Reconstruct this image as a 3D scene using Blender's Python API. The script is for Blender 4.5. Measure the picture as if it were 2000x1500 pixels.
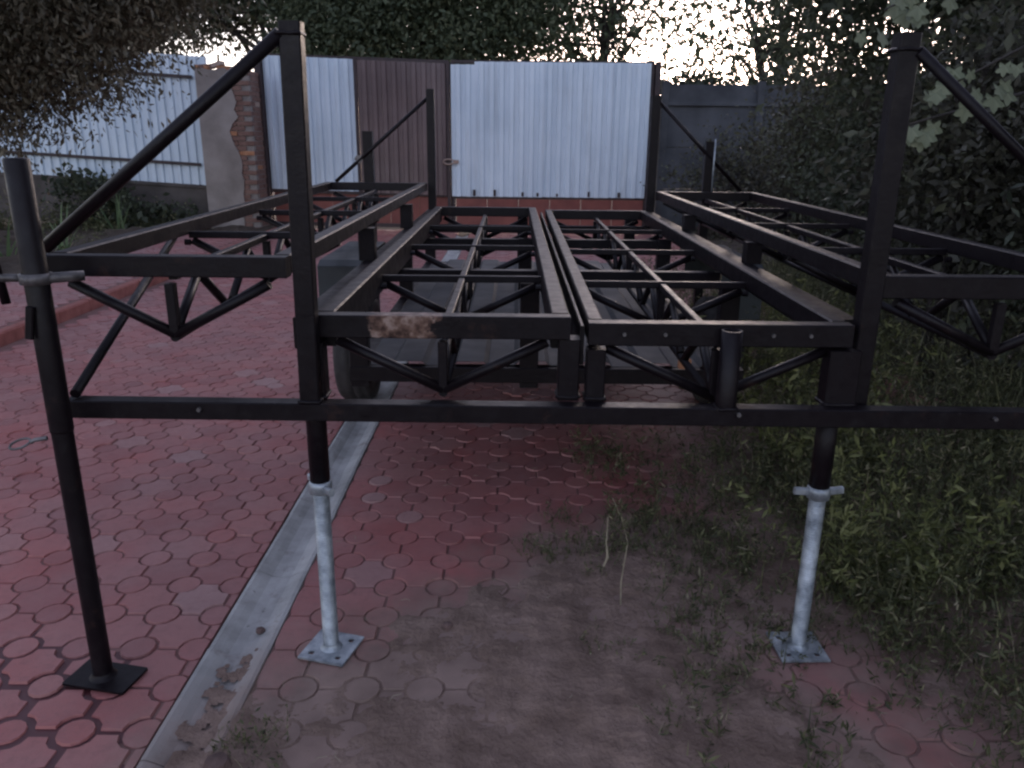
import bpy, math, random
import numpy as np
from mathutils import Vector, Matrix
random.seed(7); rng = np.random.default_rng(11)
S = bpy.context.scene
for o in list(bpy.data.objects): bpy.data.objects.remove(o)
C = S.collection
R = math.radians

# ------------------------------------------------------------ camera
cam_d = bpy.data.cameras.new('camera'); cam = bpy.data.objects.new('camera', cam_d); C.objects.link(cam)
cam_d.sensor_width = 36; cam_d.lens = 36*1540/2000; cam_d.clip_start = .05; cam_d.clip_end = 2000
CAM_H, PITCH, ROLL = 1.5, 17.2, 0.55
cam.matrix_world = Matrix.Translation((0, 0, CAM_H)) @ Matrix.Rotation(R(90-PITCH), 4, 'X') @ Matrix.Rotation(R(ROLL), 4, 'Z')
S.camera = cam

# ------------------------------------------------------------ dusk sky and weak low sun
SUN_AZ, SUN_EL = 15.0, 8.0
w = bpy.data.worlds.new('World'); S.world = w; w.use_nodes = True
nt = w.node_tree; bg = nt.nodes['Background']
sky = nt.nodes.new('ShaderNodeTexSky'); sky.sky_type = 'NISHITA'; sky.sun_disc = False
sky.sun_elevation = R(SUN_EL); sky.sun_rotation = R(SUN_AZ); sky.air_density = 1.0; sky.dust_density = 1.0; sky.ozone_density = 1.6
hs = nt.nodes.new('ShaderNodeHueSaturation'); hs.inputs['Saturation'].default_value = 0.60
nt.links.new(sky.outputs[0], hs.inputs['Color'])
wb = nt.nodes.new('ShaderNodeMix'); wb.data_type = 'RGBA'; wb.blend_type = 'MULTIPLY'; wb.inputs[0].default_value = 1
nt.links.new(hs.outputs[0], wb.inputs[6]); wb.inputs[7].default_value = (1.05, .95, 1.08, 1); nt.links.new(wb.outputs[2], bg.inputs[0])
bg.inputs[1].default_value = 0.15
sl = bpy.data.lights.new('sun', 'SUN'); sl.energy = 0.3; sl.angle = R(12); sl.color = (1, .82, .70)
so = bpy.data.objects.new('sun', sl); C.objects.link(so)
sdir = Vector((math.sin(R(SUN_AZ))*math.cos(R(SUN_EL)), math.cos(R(SUN_AZ))*math.cos(R(SUN_EL)), math.sin(R(SUN_EL))))
so.rotation_euler = (-sdir).to_track_quat('-Z', 'Y').to_euler(); so.location = (3, 12, 8)
S.view_settings.view_transform = 'Standard'; S.view_settings.look = 'None'
S.view_settings.exposure = 1.75; S.view_settings.gamma = 1; S.view_settings.use_curve_mapping = False
S.render.engine = 'CYCLES'
try: S.cycles.filter_width = 2.4
except Exception: pass

# ------------------------------------------------------------ materials
M = {}
def node_mat(name):
    m = bpy.data.materials.new(name); m.use_nodes = True
    n = m.node_tree; b = n.nodes['Principled BSDF']; M[name] = m
    return m, n, b
def ramp(n, fac, stops):
    r = n.nodes.new('ShaderNodeValToRGB'); e = r.color_ramp.elements
    while len(e) < len(stops): e.new(.5)
    for i, (p, c) in enumerate(stops):
        e[i].position = p; e[i].color = (*c, 1) if len(c) == 3 else c
    n.links.new(fac, r.inputs[0]); return r.outputs[0]
def noise(n, scale, detail=4, vec=None, rough=.55, dist=0):
    t = n.nodes.new('ShaderNodeTexNoise'); t.inputs['Scale'].default_value = scale
    t.inputs['Detail'].default_value = detail; t.inputs['Roughness'].default_value = rough; t.inputs['Distortion'].default_value = dist
    if vec is None:
        g = n.nodes.new('ShaderNodeNewGeometry'); vec = g.outputs['Position']
    n.links.new(vec, t.inputs['Vector']); return t.outputs[0]
def mix(n, fac, a, b, mode='MIX'):
    x = n.nodes.new('ShaderNodeMix'); x.data_type = 'RGBA'; x.blend_type = mode
    for s, v in ((x.inputs[0], fac), (x.inputs[6], a), (x.inputs[7], b)):
        if hasattr(v, 'is_output'): n.links.new(v, s)
        elif isinstance(v, (int, float)): s.default_value = v
        else: s.default_value = (*v, 1)
    return x.outputs[2]
def math_(n, op, a, b=None, clamp=False):
    x = n.nodes.new('ShaderNodeMath'); x.operation = op; x.use_clamp = clamp
    for i, v in enumerate((a, b)):
        if v is None: continue
        if hasattr(v, 'is_output'): n.links.new(v, x.inputs[i])
        else: x.inputs[i].default_value = v
    return x.outputs[0]
def bump(n, b, h, strength=.3, dist=.01):
    x = n.nodes.new('ShaderNodeBump'); x.inputs['Strength'].default_value = strength; x.inputs['Distance'].default_value = dist
    n.links.new(h, x.inputs['Height']); n.links.new(x.outputs[0], b.inputs['Normal'])
def simple(name, c1, c2, scale=8, rough=.6, metallic=0, bumps=.2, bscale=60, spec=.5, rr=.15, bdist=.004):
    m, n, b = node_mat(name)
    n.links.new(ramp(n, noise(n, scale, 6), [(.3, c1), (.7, c2)]), b.inputs['Base Color'])
    f = noise(n, scale*2.3, 4)
    n.links.new(math_(n, 'MULTIPLY_ADD', f, rr*2) if False else math_(n, 'ADD', math_(n, 'MULTIPLY', f, rr*2), rough-rr), b.inputs['Roughness'])
    b.inputs['Metallic'].default_value = metallic; b.inputs['Specular IOR Level'].default_value = spec
    if bumps: bump(n, b, noise(n, bscale, 4), bumps, bdist)
    return m
# black paint on steel, dusty and scuffed
def black_paint(name, rust=False):
    m, n, b = node_mat(name)
    base = ramp(n, noise(n, 9, 6), [(.3, (.0038, .0022, .0036)), (.72, (.0065, .0042, .0058))])
    dust = ramp(n, noise(n, 34, 8, rough=.7), [(.52, (0, 0, 0)), (.75, (.4, .4, .4))])
    base = mix(n, dust, base, (.018, .016, .017))
    scr = ramp(n, noise(n, 120, 3, rough=.5), [(.70, (0, 0, 0)), (.76, (.6, .6, .6))])
    base = mix(n, scr, base, (.03, .026, .026))
    spots = ramp(n, noise(n, 7, 8, rough=.75), [(.60, (0, 0, 0)), (.70, (.75, .75, .75))])
    base = mix(n, spots, base, (.030, .015, .012))
    if rust:
        g = n.nodes.new('ShaderNodeNewGeometry'); sx = n.nodes.new('ShaderNodeSeparateXYZ'); n.links.new(g.outputs['Position'], sx.inputs[0])
        a = math_(n, 'SUBTRACT', 1.0, math_(n, 'MULTIPLY', math_(n, 'ABSOLUTE', math_(n, 'ADD', sx.outputs[0], .285)), 7.0), True)
        a = math_(n, 'MULTIPLY', math_(n, 'POWER', a, .45), math_(n, 'ADD', noise(n, 21, 7, rough=.65), .08))
        k = ramp(n, a, [(.36, (0, 0, 0)), (.41, (1, 1, 1))])
        rc = ramp(n, noise(n, 28, 5), [(.38, (.035, .018, .014)), (.5, (.12, .07, .052)), (.64, (.26, .19, .16))])
        base = mix(n, k, base, rc)
    n.links.new(base, b.inputs['Base Color'])
    n.links.new(math_(n, 'ADD', math_(n, 'MULTIPLY', noise(n, 22, 5), .40), .24), b.inputs['Roughness'])
    b.inputs['Specular IOR Level'].default_value = .19
    bump(n, b, noise(n, 90, 4), .25, .003)
    return m
black_paint('black_steel'); black_paint('black_steel_peeled', True)
simple('galvanised', (.14, .16, .18), (.44, .48, .51), 22, .45, .6, .15, 150)
simple('clamp_steel', (.05, .045, .045), (.16, .15, .15), 30, .5, .5, .3, 90)
def sheet_mat(name, c1, c2, dirt):
    m, n, b = node_mat(name)
    g = n.nodes.new('ShaderNodeNewGeometry'); mp = n.nodes.new('ShaderNodeMapping'); mp.inputs['Scale'].default_value = (9, 9, .7); n.links.new(g.outputs['Position'], mp.inputs[0])
    c = ramp(n, noise(n, 1.4, 6), [(.3, c1), (.7, c2)])
    c = mix(n, ramp(n, noise(n, 1.0, 7, mp.outputs[0], .7), [(.50, (0, 0, 0)), (.80, (.55, .55, .55))]), c, dirt)
    c = mix(n, ramp(n, noise(n, 9, 8, rough=.75), [(.62, (0, 0, 0)), (.78, (.5, .5, .5))]), c, dirt)
    n.links.new(c, b.inputs['Base Color'])
    n.links.new(math_(n, 'ADD', math_(n, 'MULTIPLY', noise(n, 3, 5), .3), .28), b.inputs['Roughness'])
    bump(n, b, noise(n, 2.0, 4), .4, .05)
sheet_mat('sheet_white', (.50, .59, .67), (.59, .67, .74), (.30, .32, .33))
sheet_mat('sheet_brown', (.105, .074, .074), (.15, .105, .103), (.07, .055, .052))
simple('gate_frame', (.020, .012, .014), (.045, .026, .026), 8, .6, 0, .2, 50)
simple('red_panel', (.13, .032, .026), (.22, .065, .048), 3, .6, 0, .15, 30)
simple('plaster', (.17, .145, .13), (.30, .265, .245), 2.2, .92, 0, .5, 45)
simple('brick', (.12, .06, .048), (.21, .125, .10), 7, .9, 0, .5, 70)
simple('brick_pale', (.26, .18, .15), (.38, .29, .24), 9, .9, 0, .5, 70)
simple('brick_orange', (.26, .11, .055), (.40, .20, .11), 9, .9, 0, .5, 70)
simple('mortar', (.16, .14, .13), (.26, .23, .21), 12, .95, 0, .5, 90)
simple('concrete', (.045, .038, .034), (.105, .090, .082), 3, .9, 0, .5, 40)
simple('concrete_dark', (.035, .038, .044), (.085, .09, .10), 2, .9, 0, .5, 30)
simple('tyre', (.012, .011, .011), (.035, .031, .030), 15, .8, 0, .3, 60)
simple('rim', (.16, .10, .08), (.30, .24, .21), 15, .5, .3, .2, 50)
simple('mudguard', (.012, .016, .018), (.028, .035, .038), 6, .6, 0, .2, 50)
simple('bed_sheet', (.012, .012, .014), (.034, .034, .038), 3.5, .65, .0, .1, 20)
simple('soil', (.035, .026, .020), (.085, .065, .050), 6, .97, 0, .9, 35, .2, bdist=.02)
simple('kerb_red', (.19, .055, .045), (.31, .11, .09), 9, .85, 0, .4, 70)
simple('bark', (.022, .018, .015), (.055, .045, .038), 14, .9, 0, .7, 40)
simple('wet', (.055, .012, .014), (.085, .022, .024), 9, .5, 0, 0)
simple('stone', (.06, .035, .03), (.14, .09, .08), 20, .9, 0, .4, 80)
simple('straw', (.17, .145, .10), (.30, .26, .185), 20, .8, 0, 0)
simple('stem', (.10, .12, .05), (.22, .24, .12), 20, .8, 0, 0)

DRIFTS = [(-.10, 1.36, .70, .70, .10), (.15, 1.95, .62, .48, -.05), (.75, 2.55, .75, .45, -.10), (1.75, 3.0, .85, 1.6, -.05), (.45, 1.55, .55, .4, 0), (-.66, 1.52, .20, .40, -.05)]
def dusty(n, c):
    # dust blown off the dirt drifts onto whatever lies round them
    g = n.nodes.new('ShaderNodeNewGeometry'); sx = n.nodes.new('ShaderNodeSeparateXYZ'); n.links.new(g.outputs['Position'], sx.inputs[0]); d = None
    for cx, cy, rx, ry, off in DRIFTS:
        dx = math_(n, 'MULTIPLY', math_(n, 'SUBTRACT', sx.outputs[0], cx), 1/rx/1.45); dy = math_(n, 'MULTIPLY', math_(n, 'SUBTRACT', sx.outputs[1], cy), 1/ry/1.55)
        q = math_(n, 'SUBTRACT', 1.05+off, math_(n, 'ADD', math_(n, 'MULTIPLY', dx, dx), math_(n, 'MULTIPLY', dy, dy)), True)
        d = q if d is None else math_(n, 'MAXIMUM', d, q)
    d = math_(n, 'ADD', math_(n, 'MULTIPLY', d, .9), math_(n, 'MULTIPLY', math_(n, 'SUBTRACT', noise(n, 5, 8, rough=.7), .5), .9))
    dk = ramp(n, d, [(.10, (0, 0, 0)), (.62, (.93, .93, .93))])
    return mix(n, dk, c, ramp(n, noise(n, 7, 6), [(.3, (.125, .084, .066)), (.7, (.235, .165, .135))]))
# gutter concrete with stains running along the trough
m, n, b = node_mat('gutter_concrete')
c = ramp(n, noise(n, 5, 7, rough=.65), [(.3, (.20, .195, .185)), (.7, (.43, .42, .405))])
st = ramp(n, noise(n, 11, 6, rough=.7), [(.56, (0, 0, 0)), (.72, (.75, .75, .75))])
c = mix(n, st, c, (.15, .12, .11))
c = mix(n, ramp(n, noise(n, 19, 3), [(.70, (0, 0, 0)), (.78, (.9, .9, .9))]), c, (.05, .04, .035))
c = dusty(n, c)
n.links.new(c, b.inputs['Base Color']); b.inputs['Roughness'].default_value = .75; bump(n, b, noise(n, 80, 5), .4, .004)

# pavers: red concrete, one tone per stone, dust with its own shape in front of the trailer
def paver_mat(name):
    m, n, b = node_mat(name)
    g = n.nodes.new('ShaderNodeNewGeometry'); P = g.outputs['Position']
    sn = n.nodes.new('ShaderNodeVectorMath'); sn.operation = 'SNAP'; sn.inputs[1].default_value = (.09, .09, 10); n.links.new(P, sn.inputs[0])
    at = n.nodes.new('ShaderNodeAttribute'); at.attribute_name = 'tone'
    oi = n.nodes.new('ShaderNodeObjectInfo')
    tone = math_(n, 'FRACT', math_(n, 'ADD', at.outputs['Fac'], oi.outputs['Random']))
    c = ramp(n, tone, [(0, (.22, .058, .054)), (.35, (.29, .078, .071)), (.7, (.335, .098, .088)), (.94, (.33, .125, .11)), (1, (.33, .20, .185))])
    c = mix(n, ramp(n, noise(n, 3.2, 5), [(.35, (0, 0, 0)), (.75, (.65, .65, .65))]), c, (.29, .165, .155))
    c = mix(n, ramp(n, noise(n, 1.1, 6, rough=.6), [(.42, (0, 0, 0)), (.72, (.7, .7, .7))]), c, (.20, .105, .10))
    c = mix(n, ramp(n, noise(n, 24, 7, rough=.75), [(.5, (0, 0, 0)), (.78, (.7, .7, .7))]), c, (.15, .07, .066))
    c = mix(n, ramp(n, noise(n, 60, 6, rough=.7), [(.35, (0, 0, 0)), (.85, (.55, .55, .55))]), c, (.23, .095, .088))
    c = dusty(n, c)
    n.links.new(c, b.inputs['Base Color'])
    n.links.new(math_(n, 'ADD', math_(n, 'MULTIPLY', noise(n, 12, 5), .30), .42), b.inputs['Roughness'])
    b.inputs['Specular IOR Level'].default_value = .5
    bump(n, b, noise(n, 140, 5, rough=.7), .35, .004)
paver_mat('paver')
m, n, b = node_mat('joint_sand')
n.links.new(dusty(n, ramp(n, noise(n, 6, 7), [(.3, (.115, .055, .050)), (.7, (.22, .115, .104))])), b.inputs['Base Color']); b.inputs['Roughness'].default_value = .95
bump(n, b, noise(n, 90, 4), .6, .004)
simple('dirt', (.125, .084, .066), (.235, .165, .135), 7, .97, 0, .9, 60, .2, bdist=.012)

def leaf_mat(name, stops, trans=.35, rough=.55):
    m, n, b = node_mat(name)
    at = n.nodes.new('ShaderNodeAttribute'); at.attribute_name = 'tone'
    c = ramp(n, at.outputs['Fac'], stops)
    n.links.new(c, b.inputs['Base Color']); b.inputs['Roughness'].default_value = rough; b.inputs['Specular IOR Level'].default_value = .35
    tr = n.nodes.new('ShaderNodeBsdfTranslucent'); n.links.new(c, tr.inputs[0])
    ms = n.nodes.new('ShaderNodeMixShader'); ms.inputs[0].default_value = trans
    n.links.new(b.outputs[0], ms.inputs[1]); n.links.new(tr.outputs[0], ms.inputs[2])
    n.links.new(ms.outputs[0], n.nodes['Material Output'].inputs[0])
leaf_mat('leaf_dark', [(0, (0.028, 0.035, 0.024)), (.6, (0.062, 0.074, 0.045)), (1, (0.116, 0.124, 0.075))])
leaf_mat('leaf_mid', [(0, (0.037, 0.052, 0.032)), (.6, (0.083, 0.103, 0.057)), (1, (0.140, 0.149, 0.089))])
leaf_mat('leaf_bronze', [(0, (0.048, 0.042, 0.028)), (.6, (0.104, 0.090, 0.059)), (1, (0.198, 0.169, 0.116))])
leaf_mat('leaf_vine', [(0, (.036, .034, .026)), (.6, (.068, .066, .046)), (.92, (.105, .115, .065)), (1, (.19, .21, .10))])
leaf_mat('leaf_weed', [(0, (0.034, 0.039, 0.019)), (.6, (0.085, 0.093, 0.041)), (.92, (0.160, 0.157, 0.076)), (1, (0.342, 0.295, 0.204))])
leaf_mat('leaf_bright', [(0, (.07, .08, .03)), (.6, (.14, .155, .055)), (1, (.26, .27, .12))], .45)
leaf_mat('leaf_grape', [(0, (.15, .175, .11)), (1, (.22, .245, .16))], .4)
leaf_mat('leaf_iris', [(0, (.08, .13, .06)), (1, (.20, .27, .13))], .3)

# ------------------------------------------------------------ mesh helpers
class MB:
    def __init__(s): s.v = []; s.f = []
    def add(s, v, f):
        k = len(s.v); s.v += [tuple(q) for q in v]; s.f += [tuple(i+k for i in q) for q in f]; return s
    def sweep(s, prof, p0, p1, up=(0, 0, 1), prof1=None):
        p0, p1 = Vector(p0), Vector(p1); d = (p1-p0).normalized(); up = Vector(up)
        if abs(d.dot(up)) > .98: up = Vector((0, 1, 0))
        sd = d.cross(up).normalized(); u = sd.cross(d); k = len(prof)
        v = [p0+sd*a+u*b for a, b in prof]+[p1+sd*a+u*b for a, b in (prof1 or prof)]
        f = [(i, (i+1) % k, k+(i+1) % k, k+i) for i in range(k)]+[tuple(range(k-1, -1, -1)), tuple(range(k, 2*k))]
        return s.add(v, f)
    def path(s, pts, rad, seg=8):
        pts = [Vector(p) for p in pts]; rings = []
        for i, p in enumerate(pts):
            d = (pts[min(i+1, len(pts)-1)]-pts[max(i-1, 0)]).normalized()
            up = Vector((0, 0, 1)) if abs(d.z) < .95 else Vector((0, 1, 0))
            sd = d.cross(up).normalized(); u = sd.cross(d); r = rad[i] if isinstance(rad, (list, tuple)) else rad
            rings.append([p+sd*math.cos(t*2*math.pi/seg)*r+u*math.sin(t*2*math.pi/seg)*r for t in range(seg)])
        v = [q for r in rings for q in r]; f = []
        for i in range(len(pts)-1):
            for t in range(seg):
                f.append((i*seg+t, i*seg+(t+1) % seg, (i+1)*seg+(t+1) % seg, (i+1)*seg+t))
        f += [tuple(range(seg-1, -1, -1)), tuple(range((len(pts)-1)*seg, len(pts)*seg))]
        return s.add(v, f)
    def lathe(s, prof, c, axis='z', seg=20, closed=False):   # prof: (radius, along)
        v = []; c = Vector(c)
        for r, h in prof:
            for t in range(seg):
                a = t*2*math.pi/seg; x, y = r*math.cos(a), r*math.sin(a)
                v.append(c+(Vector((x, y, h)) if axis == 'z' else Vector((h, x, y)) if axis == 'x' else Vector((x, h, y))))
        k = len(prof); f = []
        for i in range(k if closed else k-1):
            for t in range(seg):
                j = (i+1) % k
                f.append((i*seg+t, i*seg+(t+1) % seg, j*seg+(t+1) % seg, j*seg+t))
        return s.add(v, f)
    def box(s, x0, x1, y0, y1, z0, z1, c=.002):
        return s.sweep(rect(x1-x0, z1-z0, c), ((x0+x1)/2, y0, (z0+z1)/2), ((x0+x1)/2, y1, (z0+z1)/2))
    def mesh(s, name, smooth=False):
        me = bpy.data.meshes.new(name); me.from_pydata(s.v, [], s.f); me.update()
        if smooth:
            for p in me.polygons: p.use_smooth = len(p.vertices) == 4
        return me
    def build(s, name, mat, parent=None, smooth=False): return obj(name, s.mesh(name, smooth), mat, parent)
def obj(name, me, mat=None, parent=None):
    o = bpy.data.objects.new(name, me); C.objects.link(o)
    if mat and not me.materials: me.materials.append(M[mat])
    if parent: o.parent = parent; o.matrix_parent_inverse = Matrix.Translation(-parent.location) if parent.type == 'EMPTY' else Matrix()
    return o
def tag(o, label=None, cat=None, group=None, kind=None):
    if label: o['label'] = label
    if cat: o['category'] = cat
    if group: o['group'] = group
    if kind: o['kind'] = kind
    return o
def thing(name, loc, label, cat, group=None):
    o = bpy.data.objects.new(name, None); C.objects.link(o); o.location = loc; o.empty_display_size = .1
    return tag(o, label, cat, group)
def rect(w_, h, c=.003):
    a, b_ = w_/2, h/2; c = min(c, a*.6, b_*.6)
    return [(-a+c, -b_), (a-c, -b_), (a, -b_+c), (a, b_-c), (a-c, b_), (-a+c, b_), (-a, b_-c), (-a, -b_+c)]
def circ(r, k=12): return [(r*math.cos(i*2*math.pi/k), r*math.sin(i*2*math.pi/k)) for i in range(k)]
def bar(name, p0, p1, w_, h, parent, mat='black_steel', up=(0, 0, 1)):
    return MB().sweep(rect(w_, h), p0, p1, up).build(name, mat, parent)
def pipe(name, p0, p1, r, parent, mat='black_steel', k=14):
    return MB().sweep(circ(r, k), p0, p1).build(name, mat, parent, True)
def bolt(p, r, parent, name='bolt', mat='clamp_steel', axis=(0, -1, 0), h=.01):
    p = Vector(p); return MB().sweep(circ(r, 6), p, p+Vector(axis)*h).build(name, mat, parent)
def np_mesh(name, V, F, tone=None):
    me = bpy.data.meshes.new(name); k = F.shape[1]
    me.vertices.add(len(V)); me.vertices.foreach_set('co', V.astype(np.float32).ravel())
    me.loops.add(F.size); me.loops.foreach_set('vertex_index', F.astype(np.int32).ravel())
    me.polygons.add(len(F)); me.polygons.foreach_set('loop_start', np.arange(0, F.size, k, dtype=np.int32))
    if tone is not None:
        a = me.attributes.new('tone', 'FLOAT', 'FACE'); a.data.foreach_set('value', tone.astype(np.float32))
    me.update(calc_edges=True); return me

# ------------------------------------------------------------ ground
def sheet(name, x0, x1, y0, y1, z, mat, kind='structure', th=.03):
    return tag(MB().box(x0, x1, y0, y1, z-th, z, .001).build(name, mat), kind=kind)
g = tag(MB().add([(-400, -400, -.05), (400, -400, -.05), (400, 600, -.05), (-400, 600, -.05)], [(0, 1, 2, 3)]).build('ground', 'soil'), kind='structure')
GX0, GX1 = -.930, -.735                # drain gutter
pav = tag(MB().box(-3.8, GX0-.003, .2, 13.9, -.045, -.007, .001).box(GX1+.003, 6.0, .2, 13.9, -.045, -.007, .001).build('pavement', 'joint_sand'), kind='structure')
SP, CR = .18, .057
def body_mesh(gap=.002):
    h = SP/2-gap; r = CR+.0015; pts = []
    a0 = math.asin(min(1, gap/r))
    for q in range(4):                  # corner circles, concave bites
        cx, cy = [(1, 1), (-1, 1), (-1, -1), (1, -1)][q]
        ang = [(270, 180), (0, -90), (90, 0), (180, 90)][q]
        for i in range(4):
            t = R(ang[0]+(ang[1]-ang[0])*(i/3)); x = cx*SP/2+r*math.cos(t); y = cy*SP/2+r*math.sin(t)
            pts.append((max(-h, min(h, x)), max(-h, min(h, y))))
    return pts
def stone(pts, bev=.004, z=0, down=.012):
    k = len(pts); c = [sum(p[0] for p in pts)/k, sum(p[1] for p in pts)/k]
    ins = []
    for x, y in pts:
        d = math.hypot(x-c[0], y-c[1])+1e-6; f_ = (d-bev)/d; ins.append((c[0]+(x-c[0])*f_, c[1]+(y-c[1])*f_, z))
    low = [(x, y, z-down) for x, y in pts]
    f = [tuple(range(k))]+[(k+i, k+(i+1) % k, (i+1) % k, i) for i in range(k)]
    return ins+low, f
bV, bF = stone(body_mesh(), .0035, 0, .009); cV, cF = stone(circ(CR-.0025, 14), .003, 0, .009)
meB = bpy.data.meshes.new('paving_stone'); meB.from_pydata(bV, [], bF); meB.update(); meB.materials.append(M['paver'])
meC = bpy.data.meshes.new('round_paving_stone'); meC.from_pydata(cV, [], cF); meC.update(); meC.materials.append(M['paver'])
def cam_px(x, y, z):
    a = R(PITCH); dz = z-CAM_H; dp = y*math.cos(a)-dz*math.sin(a)
    if dp < .1: return None
    return 1000+1540*x/dp, 750-1540*(y*math.sin(a)+dz*math.cos(a))/dp, dp
cells = []
for i in range(-32, 36):
    for j in range(4, 78):
        for kind in (0, 1):
            x = (i+.5*kind)*SP+.03; y = (j+.5*kind)*SP
            if x < -3.72 or x > 5.9 or y > 13.7: continue
            m_ = (SP/2 if kind == 0 else CR)
            if GX0-.02 < x-m_ and x+m_ < GX1+.02: continue
            p = cam_px(x, y, 0)
            if p is None or p[0] < -1500 or p[0] > 3200 or p[1] > 3200: continue
            cells.append((p[2], kind, x, y))
cells.sort()
cnt = [0, 0]; rest = MB(); rest_t = []; wet_c = (-1.42, 1.72)
for d, kind, x, y in cells:
    rz, tx, ty = random.uniform(-.02, .02), random.gauss(0, .010), random.gauss(0, .010); dz = random.gauss(-.0005, .0016)
    s = random.uniform(.984, .998)
    wd = math.hypot(x-wet_c[0], (y-wet_c[1])*1.0)
    if wd < .50: s = .86+.12*max(0, (wd-.2)/.30)
    p = cam_px(x, y, 0); vis = -40 < p[0] < 2040 and p[1] < 1540
    mtx = Matrix.Translation((x, y, dz)) @ Matrix.Rotation(rz, 4, 'Z') @ Matrix.Rotation(tx, 4, 'X') @ Matrix.Rotation(ty, 4, 'Y') @ Matrix.Scale(s, 4)
    m_ = (SP/2 if kind == 0 else CR)
    if x-m_ < GX1 and x+m_ > GX0:        # cut along the gutter
        pp = body_mesh() if kind == 0 else circ(CR-.0025, 14); lo, hi = (GX1+.003, 99) if x > (GX0+GX1)/2 else (-99, GX0-.003)
        V, F = stone([(min(hi, max(lo, x+a_))-x, b_) for a_, b_ in pp], .002)
        rest.add([(x+q[0], y+q[1], q[2]-.002) for q in V], F); rest_t += [random.random()]*len(F); continue
    if vis and cnt[kind] < 300:
        cnt[kind] += 1
        o = bpy.data.objects.new(('paving_stone', 'round_paving_stone')[kind], (meB, meC)[kind]); C.objects.link(o); o.parent = pav; o.matrix_local = mtx
    else:
        V, F = ((bV, bF), (cV, cF))[kind]
        rest.add([mtx @ Vector(q) for q in V], F); rest_t += [random.random()]*len(F)
me = rest.mesh('paving_stones'); a = me.attributes.new('tone', 'FLOAT', 'FACE'); a.data.foreach_set('value', rest_t)
tag(obj('paving_stones', me, 'paver', pav), kind='stuff')
# wet joints by the outer leg
wv = [(wet_c[0]+math.cos(t*2*math.pi/40)*(.42+.10*math.sin(t*1.7)+.06*math.cos(t*3.1))*1.0, wet_c[1]+math.sin(t*2*math.pi/40)*(.40+.08*math.cos(t*2.3)), -.0055) for t in range(40)]
tag(MB().add(wv, [tuple(range(40))]).build('water', 'wet'), kind='structure')

# raised side path, kerb, bed and the strip behind
kerb = thing('kerb', (-3.86, 6, 0), 'low red kerb along the raised path on the left', 'kerb')
kme = None
y = 3.0
for i in range(21):
    if kme is None:
        kb = MB().sweep(rect(.09, .16, .012), (0, 0, 0), (0, .492, 0)); kme = kb.mesh('kerb_block'); kme.materials.append(M['kerb_red'])
    o = bpy.data.objects.new('kerb_block', kme); C.objects.link(o); o.parent = kerb; o.location = (random.uniform(-.004, .004), y+i*.5-6, .012+random.uniform(-.003, .003))
raised = tag(MB().box(-5.25, -3.915, 2.5, 12.4, -.02, .070, .002).build('path', 'joint_sand'), kind='structure')
rest = MB(); rest_t = []
for i in range(-30, -20):
    for j in range(26, 70):
        for kind in (0, 1):
            x = (i+.5*kind)*SP+.03; y = (j+.5*kind)*SP
            if x < -5.16 or x > -4.0 or y > 12.3: continue
            V, F = ((bV, bF), (cV, cF))[kind]
            mtx = Matrix.Translation((x, y, .077+random.uniform(-.002, .002))) @ Matrix.Rotation(random.uniform(-.01, .01), 4, 'X')
            rest.add([mtx @ Vector(q) for q in V], F); rest_t += [random.random()]*len(F)
me = rest.mesh('paving_stones'); a = me.attributes.new('tone', 'FLOAT', 'FACE'); a.data.foreach_set('value', rest_t)
tag(obj('paving_stones', me, 'paver', raised), kind='stuff')
def field(name, x0, x1, y0, y1, nx, ny, zf, mat, kind='structure', cover=None):
    xs = np.linspace(x0, x1, nx); ys = np.linspace(y0, y1, ny); X, Y = np.meshgrid(xs, ys); Z = zf(X, Y)
    V = np.stack([X.ravel(), Y.ravel(), Z.ravel()], 1)
    i = (np.arange(ny-1)[:, None]*nx+np.arange(nx-1)[None]).ravel(); F = np.stack([i, i+1, i+nx+1, i+nx], 1)
    if cover is not None:
        keep = cover(X, Y, Z).ravel(); F = F[keep[F].any(1)]
    me = np_mesh(name, V, F); me.polygons.foreach_set('use_smooth', np.ones(len(F), dtype=bool))
    return tag(obj(name, me, mat), kind=kind)
def lump(X, Y, seed, scales):
    r = np.random.default_rng(seed); Z = np.zeros_like(X)
    for amp, fr in scales:
        for _ in range(7):
            th = r.uniform(0, 2*math.pi); k = fr*r.uniform(.6, 1.5)
            Z += amp*np.sin(k*(X*math.cos(th)+Y*math.sin(th))+r.uniform(0, 6.28))/2.6
    return Z
field('garden_bed', -12, -5.25, 3, 14.2, 120, 160, lambda X, Y: .06+.05*lump(X, Y, 3, [(1, 3), (.5, 9), (.3, 22)]), 'soil')
field('flower_bed', -5.26, -3.9, 12.38, 13.9, 50, 50, lambda X, Y: .06+.04*lump(X, Y, 4, [(1, 4), (.5, 11), (.3, 25)]), 'soil')
# drifted dirt over the stones in front of the trailer: the stones break through where it is thin
def dirt_z(X, Y):
    def bl(cx, cy, rx, ry): return np.clip(1-((X-cx)/rx)**2-((Y-cy)/ry)**2, -1.2, 1)
    b = np.maximum.reduce([bl(*q[:4])+q[4] for q in DRIFTS])
    return -.0050+.0155*b+.0045*lump(X, Y, 8, [(1, 6), (.8, 17), (.6, 42), (.45, 90)])+.0011*rng.normal(size=X.shape)
field('dirt', -1.02, 2.8, .9, 4.4, 460, 430, dirt_z, 'dirt', 'structure', lambda X, Y, Z: Z > -.009)
field('verge', 2.3, 9, 1.0, 13.6, 110, 160, lambda X, Y: -.02+.07*np.clip((X-2.3)/.6, 0, 1)+.035*lump(X, Y, 9, [(1, 3), (.5, 9), (.4, 24)])*np.clip((X-2.2), 0, 1), 'soil')

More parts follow.
